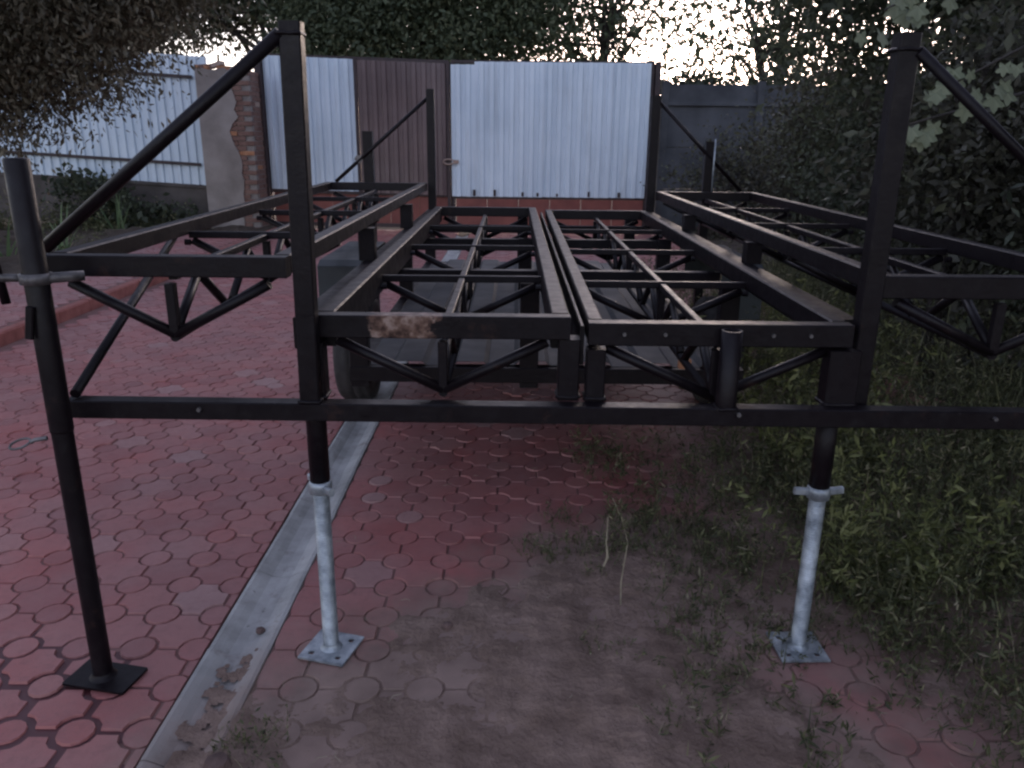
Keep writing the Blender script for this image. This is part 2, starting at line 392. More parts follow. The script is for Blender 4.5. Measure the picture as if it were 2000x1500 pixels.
# drain gutter of concrete troughs
gut = thing('drain_gutter', (-.83, 6, 0), 'pale concrete drain gutter running through the red paving', 'gutter')
gw = (GX1-GX0-.006)/2
gp = [(-gw, -.05), (gw, -.05), (gw, .002), (gw-.012, .004), (gw-.035, -.004), (gw-.06, -.017), (0, -.021), (-gw+.06, -.017), (-gw+.035, -.004), (-gw+.012, .004), (-gw, .002)]
gme = MB().sweep(gp, (0, 0, 0), (0, .452, 0)).mesh('gutter_block'); gme.materials.append(M['gutter_concrete'])
for i in range(27):
    o = bpy.data.objects.new('gutter_block', gme); C.objects.link(o); o.parent = gut
    o.location = (random.uniform(-.003, .003), .70+i*.4555-6, random.uniform(-.003, .001)); o.rotation_euler = (random.uniform(-.004, .004), 0, random.uniform(-.006, .006))

# ------------------------------------------------------------ deck frames (truss panels)
def deck(root, xf, xr, yf, yr, zt, rail_h=.10, apex=.19, n=4, front_mat='black_steel', rail_w=.05, half=True, beam_h=.062):
    X = lambda t, s: (xf[0]*(1-t)+xr[0]*t)*(1-s)+(xf[1]*(1-t)+xr[1]*t)*s
    Y = lambda t: yf+(yr-yf)*t
    hw = rail_w/2
    for s, sg in ((0, 1), (1, -1)):     # side rails: channels with the web inwards
        fl, tk = rail_w, .006
        p = rect(rail_w, rail_h, .004)
        MB().sweep(p, (X(0, s)+sg*hw, Y(0)+.055, zt-rail_h/2), (X(1, s)+sg*hw, Y(1)-.055, zt-rail_h/2)).build('side_rail', 'black_steel', root)
    bar('front_beam', (X(0, 0), Y(0)+.025, zt-beam_h/2-.001), (X(0, 1), Y(0)+.025, zt-beam_h/2-.001), .05, beam_h, root, front_mat)
    bar('rear_beam', (X(1, 0), Y(1)-.025, zt-beam_h/2-.001), (X(1, 1), Y(1)-.025, zt-beam_h/2-.001), .05, beam_h, root)
    za = zt-apex-.03; zc = zt-.058
    xc = lambda t: X(t, .5)
    for i in range(n):                  # centre chord segments between the cross tubes
        a_, b_ = i/n, (i+1)/n
        bar('centre_tube', (xc(a_), Y(a_)+(.052 if i == 0 else .016), zc), (xc(b_), Y(b_)-(.052 if i == n-1 else .016), zc), .024, .024, root)
    pipe('bottom_chord', (xc(0), Y(0)+.02, za), (xc(1), Y(1)-.02, za), .013, root)
    for i in range(n+1):
        t = i/n; y = Y(t)+(.03 if i == 0 else -.03 if i == n else 0)
        xl, xr_ = X(t, 0)+rail_w, X(t, 1)-rail_w
        if 0 < i < n:
            ct = bar('cross_tube', (xl, y, zt-.0525), (xr_, y, zt-.0525), .023, .025, root)
            for xx, sg in ((xl, 1), (xr_, -1)):
                MB().lathe([(.001, 0), (.011, 0), (.011, .02), (.001, .02)], (xx+(0 if sg > 0 else -.02), y-.05, zt-.075), 'x', 8).build('lug', 'black_steel', ct)
        pipe('brace', (xl+.01, y, zt-.075), (xc(t), y, za+.006), .0145, root)
        pipe('brace', (xr_-.01, y, zt-.075), (xc(t), y, za+.006), .0145, root)
        bar('king_post', (xc(t), y, za+.008), (xc(t), y, zt-.076), .026, .026, root, up=(0, 1, 0))
    k = n*2
    for i in range(k):                  # zigzag web of the centre truss
        a_, b_ = i/k, (i+1)/k; mid = (a_+b_)/2
        pipe('web_bar', (xc(a_), Y(a_)+.03, za+.01), (xc(mid), Y(mid), zt-.078), .0135, root, k=8)
        pipe('web_bar', (xc(mid), Y(mid), zt-.078), (xc(b_), Y(b_)-.03, za+.01), .0135, root, k=8)
YF, YR = 2.06, 5.66
d1 = thing('deck_frame', (-.19, 3.8, 1.0), 'black steel truss deck frame with peeled rusty front beam, left of the two middle ones', 'deck frame', 'middle deck frames of the stage trailer')
deck(d1, (-.536, .155), (-.55, .155), YF, YR, 1.05, front_mat='black_steel_peeled')
d2 = thing('deck_frame', (.56, 3.8, 1.0), 'black steel truss deck frame behind the open upright pipe, right of the two middle ones', 'deck frame', 'middle deck frames of the stage trailer')
deck(d2, (.205, .915), (.222, .925), YF, YR, 1.035, rail_h=.062, rail_w=.042)
bar('hinge_bar', (.190, YF+.03, .965), (.192, YR-.05, .965), .012, .11, d2)
for xx in (.30, .41, .70, .80):
    bolt((xx, YF, 1.005), .0055, d2, h=.006)
w1 = thing('wing_frame', (-.93, 3.8, 1.15), 'raised black truss wing frame on the left, clamped to the outer leg', 'wing frame', 'folding wing frames of the stage trailer')
deck(w1, (-1.225, -.590), (-1.33, -.615), YF-.02, YR+.10, 1.205, rail_h=.052, beam_h=.054, rail_w=.045)
pipe('stay', (-1.178, 2.02, .835), (-1.265, 2.96, 1.14), .014, w1)
w2 = thing('wing_frame', (1.3, 3.8, 1.15), 'raised black truss wing frame on the right, above the weeds', 'wing frame', 'folding wing frames of the stage trailer')
deck(w2, (.985, 1.66), (1.00, 1.69), YF+.02, YR+.05, 1.165, rail_h=.055, beam_h=.060, rail_w=.042)

# ------------------------------------------------------------ front support frame
fs = thing('support_frame', (.2, 2.04, .8), 'black front support frame: long cross beam with two tall braced uprights', 'support frame')
YB = 2.03
bar('cross_beam', (-1.205, YB, .795), (2.05, YB, .785), .05, .05, fs)
PL, PR = -.548, .958
bar('upright', (PL+.004, YB+.0, .8205), (PL+.018, YB+.0, 1.762), .052, .045, fs, up=(0, 1, 0))
bar('upright', (PR+.002, YB+.07, .790), (PR+.002, YB+.07, 1.758), .052, .050, fs, up=(0, 1, 0))
pipe('diagonal_brace', (PL-.006, YB-.01, 1.735), (-1.20, YB+.0, 1.225), .0165, fs)
pipe('diagonal_brace', (PR+.025, YB+.045, 1.715), (1.62, YB+.045, 1.20), .0135, fs)
def sleeve(x, y, z0, z1, r):
    mb = MB().lathe([(r-.006, z0), (r, z0+.001), (r, z1), (r-.006, z1+.001), (r-.006, z0)], (x, y, 0), 'z', 18)
    return mb.build('jack_sleeve', 'black_steel', fs, True)
JL, JR = (-.546, 2.072), (.893, 2.098)
sleeve(*JL, .545, .985, .0285); sleeve(*JR, .53, .80, .029)
bar('post', (JL[0]+.005, JL[1]+.002, .822), (JL[0]+.005, JL[1]+.002, .975), .064, .058, fs, up=(0, 1, 0))
bar('post', (JR[0]+.005, JR[1]-.02, .812), (JR[0]+.005, JR[1]-.02, .965), .085, .06, fs, up=(0, 1, 0))
bar('post', (.155, 2.10, .812), (.155, 2.10, .985), .058, .056, fs, up=(0, 1, 0))
bar('post', (.228, 2.085, .812), (.228, 2.085, .960), .052, .05, fs, up=(0, 1, 0))
MB().lathe([(.028, .812), (.028, 1.025), (.023, 1.026), (.023, .82)], (.580, YB+.0, 0), 'z', 20).build('open_pipe', 'black_steel', fs, True)
for xx, zz in ((-.84, .80), (.61, .80), (1.30, .795)): bolt((xx, YB-.025, zz), .006, fs)
bar('post', (1.64, 2.03, .812), (1.64, 2.03, 1.10), .05, .05, fs, up=(0, 1, 0))

def weld(x, y, z, a, b_, parent, up=1):
    pts = []; k = 28
    for i in range(k+1):
        t = i/k*4; e = int(t) % 4; f_ = t-int(t)
        q = [(-a+2*a*f_, -b_), (a, -b_+2*b_*f_), (a-2*a*f_, b_), (-a, b_-2*b_*f_)][e]
        pts.append((x+q[0], y+q[1], z+random.uniform(-.0012, .0012)))
    return MB().path(pts, [random.uniform(.0035, .0062) for _ in pts], 6).build('weld', 'black_steel', parent, True)
weld(PL+.004, YB, .822, .027, .0235, fs); weld(PR+.002, YB+.07, .80, .027, .026, fs); weld(.155, 2.10, .822, .030, .029, fs); weld(.228, 2.085, .822, .027, .026, fs)
weld(JL[0]+.005, JL[1]+.002, .824, .033, .030, fs); weld(JR[0]+.005, JR[1]-.02, .815, .044, .031, fs); weld(.580, YB, .813, .026, .026, fs)
weld(PL+.014, YB, 1.735, .0275, .024, fs); weld(PR+.002, YB+.07, 1.72, .0275, .0265, fs)
def screw_jack(label, x, y, top, rz, wing):
    t = thing('screw_jack', (x, y, 0), label, 'screw jack', 'screw jacks under the front cross beam')
    pr = []; z = .012
    while z < top:
        pr += [(.0200, z), (.0238, z+.002), (.0238, z+.004), (.0200, z+.006)]; z += .008
    MB().lathe([(.001, .010)]+pr+[(.001, top)], (x, y, 0), 'z', 16).build('threaded_rod', 'galvanised', t, True)
    # base plate with four holes
    h = .074; c, s = math.cos(rz), math.sin(rz); mb = MB(); cs = [-h, -.052, -.036, .036, .052, h]
    rot = lambda a, b_, z: (x+a*c-b_*s, y+a*s+b_*c, z)
    for i in range(5):
        for j in range(5):
            if i in (1, 3) and j in (1, 3): continue
            a0, a1, b0, b1 = cs[i], cs[i+1], cs[j], cs[j+1]
            mb.add([rot(a0, b0, .010), rot(a1, b0, .010), rot(a1, b1, .010), rot(a0, b1, .010), rot(a0, b0, .004), rot(a1, b0, .004), rot(a1, b1, .004), rot(a0, b1, .004)],
                   [(0, 1, 2, 3), (4, 7, 6, 5), (0, 4, 5, 1), (1, 5, 6, 2), (2, 6, 7, 3), (3, 7, 4, 0)])
    bp_ = mb.build('base_plate', 'galvanised', t)
    MB().lathe([(.034, .0101), (.026, .018), (.0236, .026)], (x, y, 0), 'z', 16).build('weld', 'galvanised', bp_, True)
    nt_ = MB().lathe([(.024, top-.075), (.033, top-.07), (.034, top-.045), (.030, top-.035), (.024, top-.034)], (x, y, 0), 'z', 14).build('nut', 'galvanised', t, True)
    zt = top-.052
    for sgn in (-1, 1):
        a = wing; d = Vector((math.cos(a)*sgn, math.sin(a)*sgn, 0)); p = Vector((x, y, zt))
        MB().sweep(rect(.016, .022, .004), p+d*.030, p+d*.072+Vector((0, 0, .004))).build('lug', 'galvanised', nt_)
    return t
screw_jack('galvanised screw jack on square plate beside the concrete gutter', JL[0], JL[1], .60, -.27, -.9)
screw_jack('galvanised threaded screw jack on square plate among the weeds', JR[0], JR[1], .585, .03, .06)

# outer leg
LX, LY = -1.172, 1.925
lg = thing('outrigger_leg', (LX, LY, 0), 'tall black tubular leg with square foot plate at the left edge', 'leg')
MB().lathe([(.0265, .008), (.0265, .80)], (LX, LY, 0), 'z', 20).build('inner_tube', 'black_steel', lg, True)
MB().lathe([(.026, .765), (.0285, .765), (.029, .77), (.029, 1.445), (.026, 1.449), (.001, 1.45)], (LX, LY, 0), 'z', 20).build('outer_tube', 'black_steel', lg, True)
fpl = MB().sweep(rect(.195, .115, .003), (LX+.005, LY, .004), (LX+.005, LY, .011), (.2, .98, 0)).build('foot_plate', 'black_steel', lg)
MB().lathe([(.038, .0111), (.030, .018), (.027, .026)], (LX, LY, 0), 'z', 18).build('weld', 'black_steel', fpl, True)
MB().lathe([(.0315, 1.150), (.038, 1.152), (.038, 1.176), (.0315, 1.178)], (LX, LY, 0), 'z', 18).build('collar', 'clamp_steel', lg, True)
pipe('clamp_rod', (LX+.03, LY, 1.165), (LX+.095, LY+.045, 1.165), .013, lg, 'clamp_steel')
pipe('clamp_rod', (LX-.095, LY-.005, 1.165), (LX-.035, LY, 1.165), .010, lg, 'clamp_steel')
pipe('handle', (LX-.085, LY, 1.10), (LX-.105, LY, 1.30), .011, lg)
pipe('handle_sheath', (LX-.098, LY, 1.215), (LX-.103, LY, 1.262), .015, lg, 'clamp_steel')
MB().path([(LX-.03, LY-.02, .752), (LX-.06, LY-.025, .748), (LX-.07, LY-.025, .742)], .006, 6).build('locking_pin', 'clamp_steel', lg)
ring = [(LX-.098+.026*math.cos(t), LY-.028+.020*math.sin(t), .738+.008*math.sin(t+.6)) for t in [i*2*math.pi/16 for i in range(17)]]
MB().path(ring, .0032, 6).build('pin_ring', 'clamp_steel', lg)
bar('gusset', (LX-.02, LY-.036, 1.02), (LX-.005, LY-.036, 1.10), .02, .012, lg)

# rear uprights and legs
ra = thing('rear_support', (-.8, 5.76, 1.0), 'black braced rear upright and leg in front of the brown gate sheet', 'rear support', 'rear uprights of the stage trailer')
bar('upright', (-.585, 5.80, .90), (-.585, 5.80, 1.83), .055, .055, ra, up=(0, 1, 0))
pipe('diagonal_brace', (-.60, 5.80, 1.775), (-1.27, 5.80, 1.205), .013, ra)
bar('leg', (-1.035, 5.83, .0), (-1.035, 5.83, 1.55), .07, .06, ra, up=(0, 1, 0))
bar('foot_plate', (-1.035, 5.83, .001), (-1.035, 5.83, .010), .15, .15, ra, up=(0, 1, 0))
bolt((-1.10, 5.80, 1.36), .03, ra, 'clamp')
rb = thing('rear_support', (1.2, 5.76, 1.0), 'black braced rear upright and leg right of the white gate', 'rear support', 'rear uprights of the stage trailer')
bar('upright', (.975, 5.78, .90), (.975, 5.78, 1.80), .06, .06, rb, up=(0, 1, 0))
pipe('diagonal_brace', (1.0, 5.78, 1.76), (1.62, 5.78, 1.16), .013, rb)
bar('leg', (1.375, 5.80, .0), (1.375, 5.80, 1.50), .06, .06, rb, up=(0, 1, 0))
bar('foot_plate', (1.375, 5.80, .001), (1.375, 5.80, .010), .15, .15, rb, up=(0, 1, 0))
pipe('bright_edge', (1.405, 5.76, 1.15), (1.405, 5.76, 1.52), .006, rb, 'galvanised')  # bright edge highlight of the leg, put in as a thin galvanised rod

# ------------------------------------------------------------ trailer under the decks
tr = thing('trailer', (.15, 4.6, 0), 'low black trailer with corrugated grey bed under the deck frames', 'trailer')
BZ, BY0, BY1 = .59, 3.2, 6.15
bar('bed_beam', (-.68, BY0, .555), (.97, BY0, .555), .06, .065, tr)
bar('bed_beam', (-.68, BY1, .555), (.97, BY1, .555), .06, .065, tr)
for xx in (-.65, .94): bar('chassis_rail', (xx, BY0+.03, .555), (xx, BY1-.03, .555), .06, .07, tr)
def corr(x0, x1, pitch, dep):
    P_ = []; x = x0
    while x < x1:
        for fx, dz in ((0, 0), (.42, 0), (.50, dep), (.92, dep)):
            if x+fx*pitch < x1: P_.append((x+fx*pitch, dz))
        x += pitch
    P_.append((x1, 0)); return P_
for i, (xa, xb) in enumerate(((-.62, -.10), (-.10, .42), (.42, .91))):
    P_ = corr(xa, xb, .26, .018); k = len(P_); v = []; dzz = (i % 2)*.004
    for yy in (BY0+.0, BY1): v += [(x, yy, BZ+d+dzz) for x, d in P_]
    for yy in (BY0+.0, BY1): v += [(x, yy, BZ+d+dzz-.002) for x, d in P_]
    f = []
    for j in range(k-1): f += [(j, j+1, k+j+1, k+j), (2*k+j, 3*k+j, 3*k+j+1, 2*k+j+1), (j, 2*k+j, 2*k+j+1, j+1)]
    MB().add(v, f).build('bed_sheet', 'bed_sheet', tr)
for xx in (-.64, .07, .89):
    for yy in (BY0+.005, 4.7, BY1-.02):
        bar('post', (xx, yy, .50 if yy < 3.5 else .60), (xx, yy, .945), .078, .06, tr, up=(0, 1, 0))
bar('side_beam', (-.59, 2.16, .975), (-.59, 5.75, .975), .052, .09, tr)
bar('side_beam', (.963, 2.20, .975), (.963, 5.75, .975), .055, .09, tr)
for yy in (3.27, 4.5): 
    bar('wing_post', (-.60, yy, 1.021), (-.60, yy, 1.152), .066, .06, tr, up=(0, 1, 0))
    bar('wing_post', (.985, yy, 1.021), (.985, yy, 1.109), .066, .06, tr, up=(0, 1, 0))
for yy in (3.55, 4.72, 5.5): bar('cross_member', (-.56, yy, .915), (.93, yy, .915), .05, .05, tr)
pipe('axle', (-.85, 4.55, .30), (1.15, 4.55, .30), .035, tr)
for xx, sg in ((-.91, 1), (1.20, -1)):
    wh = MB().lathe([(.19, -.085), (.25, -.10), (.30, -.092), (.318, -.07), (.312, -.045), (.32, -.04), (.32, -.008), (.313, -.004), (.313, .004), (.32, .008), (.32, .04), (.312, .045), (.318, .07), (.30, .092), (.25, .10), (.19, .085)], (xx, 4.55, .315), 'x', 32, True).build('wheel', 'tyre', tr, True)
    rm = MB().lathe([(.001, sg*.02), (.06, sg*.025), (.07, sg*.05), (.11, sg*.03), (.14, sg*.02), (.165, sg*.05), (.175, sg*.085), (.192, sg*.09), (.192, -sg*.09), (.15, -sg*.06), (.001, -sg*.05)], (xx, 4.55, .315), 'x', 24).build('rim', 'rim', wh, True)
    mb = MB()
    arc = [(4.10, .60), (4.10, .86), (4.16, .885), (4.95, .885), (5.01, .86), (5.01, .60)]
    for (ya, za), (yb, zb) in zip(arc, arc[1:]):
        mb.sweep(rect(.22, .006, .001), (xx, ya, za), (xx, yb, zb), (0, 0, 1) if abs(yb-ya) > .01 else (0, 1, 0))
    mb.build('mudguard', 'mudguard', tr)
MB().box(.69, .74, 3.14, 3.166, .60, .64).build('reflector', 'brick_orange', tr)

# ------------------------------------------------------------ gates, pillar, fences
def corr_sheet(name, mat, parent, x0, x1, y, zb, zt, pitch, dep, y1=None, bow=0, label=None):
    """zb, zt: (left, right) heights"""
    P_ = []; x = x0
    prof = ((0, 0), (.40, 0), (.50, dep), (.90, dep))
    while x < x1:
        for fx, d in prof:
            if x+fx*pitch < x1: P_.append((x+fx*pitch, d))
        x += pitch
    P_.append((x1, 0)); k = len(P_); v = []; rows = 5
    for off in (0, .0015):
        for r_ in range(rows):
            t = r_/(rows-1)
            for px, d in P_:
                s = (px-x0)/(x1-x0); yy = y+(0 if y1 is None else (y1-y)*s)
                z = (zb[0]*(1-s)+zb[1]*s)*(1-t)+(zt[0]*(1-s)+zt[1]*s)*t
                v.append((px, yy-d+off+bow*math.sin(math.pi*t)*math.sin(math.pi*s*1.7), z))
    f = []; q = rows*k
    for r_ in range(rows-1):
        for j in range(k-1):
            a_ = r_*k+j; f += [(a_, a_+1, a_+k+1, a_+k), (q+a_, q+a_+k, q+a_+k+1, q+a_+1)]
    for j in range(k-1):
        f += [(j, q+j, q+j+1, j+1)]; a_ = (rows-1)*k+j; f += [(a_, a_+1, q+a_+1, q+a_)]
    return MB().add(v, f).build(name, mat, parent)
GY = 13.8
gl = thing('gate_leaf', (-2.6, GY, 0), 'gate leaf of white and brown corrugated sheets with red lower panel', 'gate', 'yard gate leaves')
corr_sheet('white_sheet', 'sheet_white', gl, -4.215, -2.66, GY+.20, (.66, .63), (2.80, 2.74), .165, .034, GY+.12, .02)
corr_sheet('brown_sheet', 'sheet_brown', gl, -2.60, -1.14, GY+.10, (.62, .585), (2.73, 2.68), .165, .032, GY, .02)
for (xa, ya, xb, yb, za, zb) in ((-4.20, GY+.25, -1.08, GY+.05, 2.80, 2.70), (-4.20, GY+.25, -1.08, GY+.05, .63, .58), (-4.20, GY+.25, -1.08, GY+.05, .07, .06)):
    bar('frame_bar', (xa, ya, za), (xb, yb, zb), .05, .06, gl, 'gate_frame')
for xx, yy in ((-4.20, GY+.21), (-2.63, GY+.10), (-1.10, GY+.0)): bar('frame_bar', (xx, yy, .03), (xx, yy, 2.80-(xx+4.2)*.03), .055, .05, gl, 'gate_frame', (0, 1, 0))
for i in range(6):
    xa = -4.15+i*.507; MB().box(xa, xa+.495, GY+.24-.03*i, GY+.25-.03*i, .08, .60, .003).build('lower_panel', 'red_panel', gl)
bar('hinge_post', (-4.235, GY+.12, .0), (-4.235, GY+.12, 2.80), .10, .10, gl, 'gate_frame', (0, 1, 0))
gr = thing('gate_leaf', (.6, GY, 0), 'wide gate leaf of white corrugated sheets with bolts along its lower edge', 'gate', 'yard gate leaves')
for i, (xa, xb) in enumerate(((-1.05, -.66), (-.66, .46), (.46, 1.58), (1.58, 2.20))):
    corr_sheet('white_sheet', 'sheet_white', gr, xa, xb+.02, GY-.004*i-.01, (.575, .57), (2.665 if i == 0 else 2.71, 2.665 if i == 0 else 2.71), .165, .034, None, .02)
for za in (2.71, .555, .06): bar('frame_bar', (-1.04, GY+.04, za), (2.25, GY+.04, za), .05, .05, gr, 'gate_frame')
MB().box(-1.30, -1.03, GY+.125, GY+.131, .03, 2.70, .001).build('cover_strip', 'gate_frame', gr)
MB().box(2.19, 2.30, GY+.07, GY+.076, .03, 2.70, .001).build('cover_strip', 'gate_frame', gr)
for xx in (-1.02, 2.25): bar('frame_bar', (xx, GY+.035, .03), (xx, GY+.035, 2.74), .05, .05, gr, 'gate_frame', (0, 1, 0))
for i in range(6):
    xa = -.98+i*.533; MB().box(xa, xa+.522, GY+.0, GY+.01, .07, .53, .003).build('lower_panel', 'red_panel', gr)
for px in (925, 965, 1020, 1050, 1088, 1150, 1210):
    xx = (px-1003)/116; MB().sweep(circ(.022, 8), (xx, GY-.04, .585), (xx, GY-.04, .64+random.uniform(-.02, .05))).build('bolt', 'gate_frame', gr)
ring = [(-1.10+.09*math.cos(t), GY-.045, 1.14+.042*math.sin(t)) for t in [i*2*math.pi/14 for i in range(15)]]
lk = thing('lock_loop', (-1.1, GY-.05, 1.14), 'rusty wire loop holding the two gate leaves together', 'lock')
MB().path(ring, .013, 6).build('loop', 'brick_pale', lk); MB().box(-1.02, -.93, GY-.07, GY-.035, 1.11, 1.17, .006).build('hasp', 'brick_pale', lk)
gp_ = thing('gate_post', (2.36, GY, 0), 'dark steel post at the right end of the white gate', 'post')
bar('shaft', (2.34, GY+.02, -.04), (2.34, GY+.02, 2.72), .09, .09, gp_, 'gate_frame', (0, 1, 0))
bar('cap', (2.34, GY+.02, 2.721), (2.34, GY+.02, 2.735), .12, .12, gp_, 'gate_frame', (0, 1, 0))

# pillar: plastered front, bricks laid bare along its right side
PX0, PX1, PY0, PY1 = -5.06, -4.22, 13.35, 13.9
pl = thing('brick_pillar', (-4.8, 13.6, 0), 'crumbling brick gate pillar with grey plaster on its left part', 'pillar')
MB().box(PX0+.03, PX1-.012, PY0+.025, PY1, -.04, 2.52, .01).build('core', 'mortar', pl)
# plaster slab with a ragged right edge
pts = [(PX0, -.03), (PX0+.60, -.03)]
for i in range(23):
    z = .05+i*.11; pts.append((PX0+.60+random.uniform(-.035, .035)-(.10 if 1.3 < z < 1.75 else 0)-(.04 if z > 2.2 else 0), z))
pts += [(PX0+.45, 2.55), (PX0+.25, 2.50), (PX0+.1, 2.545), (PX0, 2.53)]
k = len(pts); MB().add([(x, PY0-.012, z) for x, z in pts]+[(x, PY0+.03, z) for x, z in pts], [tuple(range(k-1, -1, -1)), tuple(range(k, 2*k))]+[(i, (i+1) % k, k+(i+1) % k, k+i) for i in range(k)][::1]).build('plaster', 'plaster', pl)
bm_ = []
for mat in ('brick', 'brick', 'brick', 'brick_pale', 'brick_orange'):
    a_ = MB().sweep(rect(.245, .064, .006), (0, 0, 0), (0, .115, 0)).mesh('brick'); a_.materials.append(M[mat]); bm_.append(a_)
def brick(x, y, z, rz, idx=None, tilt=0):
    o = bpy.data.objects.new('brick', bm_[idx if idx is not None else random.choices(range(5), (5, 5, 5, .9, .7))[0]]); C.objects.link(o); o.parent = pl
    o.matrix_parent_inverse = Matrix.Translation(-pl.location); o.location = (x, y, z); o.rotation_euler = (random.uniform(-.02, .02), tilt+random.uniform(-.02, .02), rz+random.uniform(-.02, .02))
for c in range(33):
    z = .03+c*.0765; odd = c % 2
    for q in range(2):
        x = PX1-.13-q*.255-(.125 if odd else 0)
        if c > 30 and random.random() < .4: continue
        brick(x, PY0+random.uniform(-.002, .012), z, 0)
    if odd: brick(PX1-.059, PY0+.13, z, R(90)) if False else None
    for q in range(2): brick(PX1+random.uniform(-.008, .004), PY0+.25+q*.255-(.0 if odd else .12), z, R(90))
for x, z, t, i_ in ((-5.0, 2.56, .1, 4), (-4.78, 2.60, -.25, 3), (-4.62, 2.555, .05, 4), (-4.42, 2.50, .4, 3), (-4.9, 2.575, -.1, 0)):
    brick(x, PY0+.08+random.uniform(0, .15), z, random.uniform(-.5, .5), i_, t)

# left fence
lf = thing('sheet_fence', (-8, 13.5, 0), 'white corrugated sheet fence with two dark rails left of the pillar', 'fence')
fz = lambda x, z: z+(-5.2-x)*.055
x = -4.98; FY = 13.62
for i in range(7):
    xa, xb = x-1.0, x
    corr_sheet('sheet', 'sheet_white', lf, xa, xb+.02, FY-.004*(i % 2), (fz(xa, .72), fz(xb, .72)), (fz(xa, 2.74), fz(xb, 2.74)), .145, .030, None, .004); x -= 1.0
for zz in (2.42, 1.06): bar('rail', (-5.2, FY-.05, fz(-5.2, zz)), (-12.2, FY-.05, fz(-12.2, zz)), .03, .05, lf, 'gate_frame')
MB().sweep(rect(.25, .74, .02), (-5.0, FY+.05, fz(-5.3, .33)), (-12.2, FY+.05, fz(-12.2, .33))).build('plinth', 'concrete', lf)
bar('plinth_cap', (-5.0, FY-.05, fz(-5.3, .69)), (-12.2, FY-.05, fz(-12.2, .69)), .10, .05, lf, 'concrete')

# grey concrete panel wall behind the right vegetation
cw = thing('concrete_wall', (5, 14.2, 0), 'dim grey concrete panel wall behind the shrubs right of the gate', 'wall')
for i in range(6):
    xa = 2.55+i*1.62
    for j, (za, zb) in enumerate(((-.04, .70), (.71, 1.40), (1.41, 2.10), (2.11, 2.42))):
        MB().box(xa+.06, xa+1.56, 14.22, 14.28, za, zb, .012).build('panel', 'concrete_dark', cw)
    bar('post', (xa-.005, 14.22, -.04), (xa-.005, 14.22, 2.48), .12, .14, cw, 'concrete_dark', (0, 1, 0))
    bar('ledge', (xa+.06, 14.19, 2.105), (xa+1.56, 14.19, 2.105), .05, .045, cw, 'concrete_dark')

# ------------------------------------------------------------ vegetation
def leaves_mesh(name, pos, size, aspect=.45, droop=0., tone=None, out=None, jitter=1.0):
    n_ = len(pos); d = rng.normal(size=(n_, 3))*jitter
    if out is not None: d += out
    d[:, 2] -= droop; d /= np.linalg.norm(d, axis=1)[:, None]+1e-9
    u = rng.normal(size=(n_, 3)); s = np.cross(d, u); s /= np.linalg.norm(s, axis=1)[:, None]+1e-9; nn = np.cross(s, d)
    L = (size*rng.lognormal(-.05, .32, n_).clip(.4, 1.7))[:, None]; W = L*aspect
    b = pos; tip = pos+d*L; l = pos+d*L*.48+s*W*.5+nn*W*.16; r = pos+d*L*.48-s*W*.5+nn*W*.16
    V = np.stack([b, l, tip, r], 1).reshape(-1, 3); i = np.arange(n_)*4
    F = np.stack([np.stack([i, i+2, i+1], 1), np.stack([i, i+3, i+2], 1)], 1).reshape(-1, 3)
    if tone is None: tone = rng.random(n_)
    return np_mesh(name, V, F, np.repeat(tone, 2))
def tree(name, label, cat, base, h, crown, nclump, per, leaf, mat, aspect=.45, droop=.3, trunk_r=.12, lean=(0, 0), clump_r=.35, limbs=9, shell=.35, group=None, kseed=0, bare=0):
    """crown: list of ellipsoids (centre, radii)"""
    r_ = np.random.default_rng(kseed+100); random.seed(kseed+5)
    t = thing(name, base, label, cat, group); base = Vector(base)
    top = base+Vector((lean[0], lean[1], h)); mb = MB(); tp = []
    for i in range(7):
        s = i/6; tp.append(base.lerp(top, s)+Vector((math.sin(s*5+kseed)*.12*h*.15, math.cos(s*4+kseed)*.1*h*.15, 0)))
    tp[0] = base+Vector((0, 0, -.06))
    mb.path(tp, [trunk_r*(1.25-.95*i/6) for i in range(7)], 9)
    cs = []
    for e, (c, rad) in enumerate(crown):
        k = int(nclump*rad[0]*rad[1]*rad[2]/sum(q[1][0]*q[1][1]*q[1][2] for q in crown))+2
        u = r_.normal(size=(k, 3)); u /= np.linalg.norm(u, axis=1)[:, None]; u *= (r_.uniform(shell**3, 1, k)**(1/3))[:, None]
        cs.append(np.array(c)+u*np.array(rad))
    cs = np.concatenate(cs)
    for i in range(limbs):
        c = Vector(cs[r_.integers(len(cs))]); s = r_.uniform(.3, .9); p0 = base.lerp(top, s); midp = p0.lerp(c, .5)+Vector((0, 0, .12*(c-p0).length))
        r0 = trunk_r*(1.1-.8*s)*.6
        mb.path([p0, p0.lerp(midp, .55), midp, midp.lerp(c, .6), c], [r0, r0*.75, r0*.5, r0*.3, r0*.12], 6)
        for q in range(3):
            c2 = Vector(cs[r_.integers(len(cs))])
            if (c2-midp).length < 2.2: mb.path([midp, midp.lerp(c2, .5)+Vector((0, 0, .05)), c2], [r0*.3, r0*.2, r0*.06], 5)
    mb.build('trunk', 'bark', t, True)
    ce = np.mean(cs, 0)
    pos = np.repeat(cs, per, 0)+r_.normal(size=(len(cs)*per, 3))*clump_r*np.array([1, 1, .75])
    out = np.repeat(cs-ce, per, 0); out /= np.linalg.norm(out, axis=1)[:, None]+1e-6
    ct = np.repeat(r_.uniform(.0, .55, len(cs)), per); tone = np.clip(ct+r_.uniform(0, .45, len(ct)), 0, 1)
    obj('crown', leaves_mesh('crown', pos, leaf, aspect, droop, tone, out*.5), mat, t)
    return t
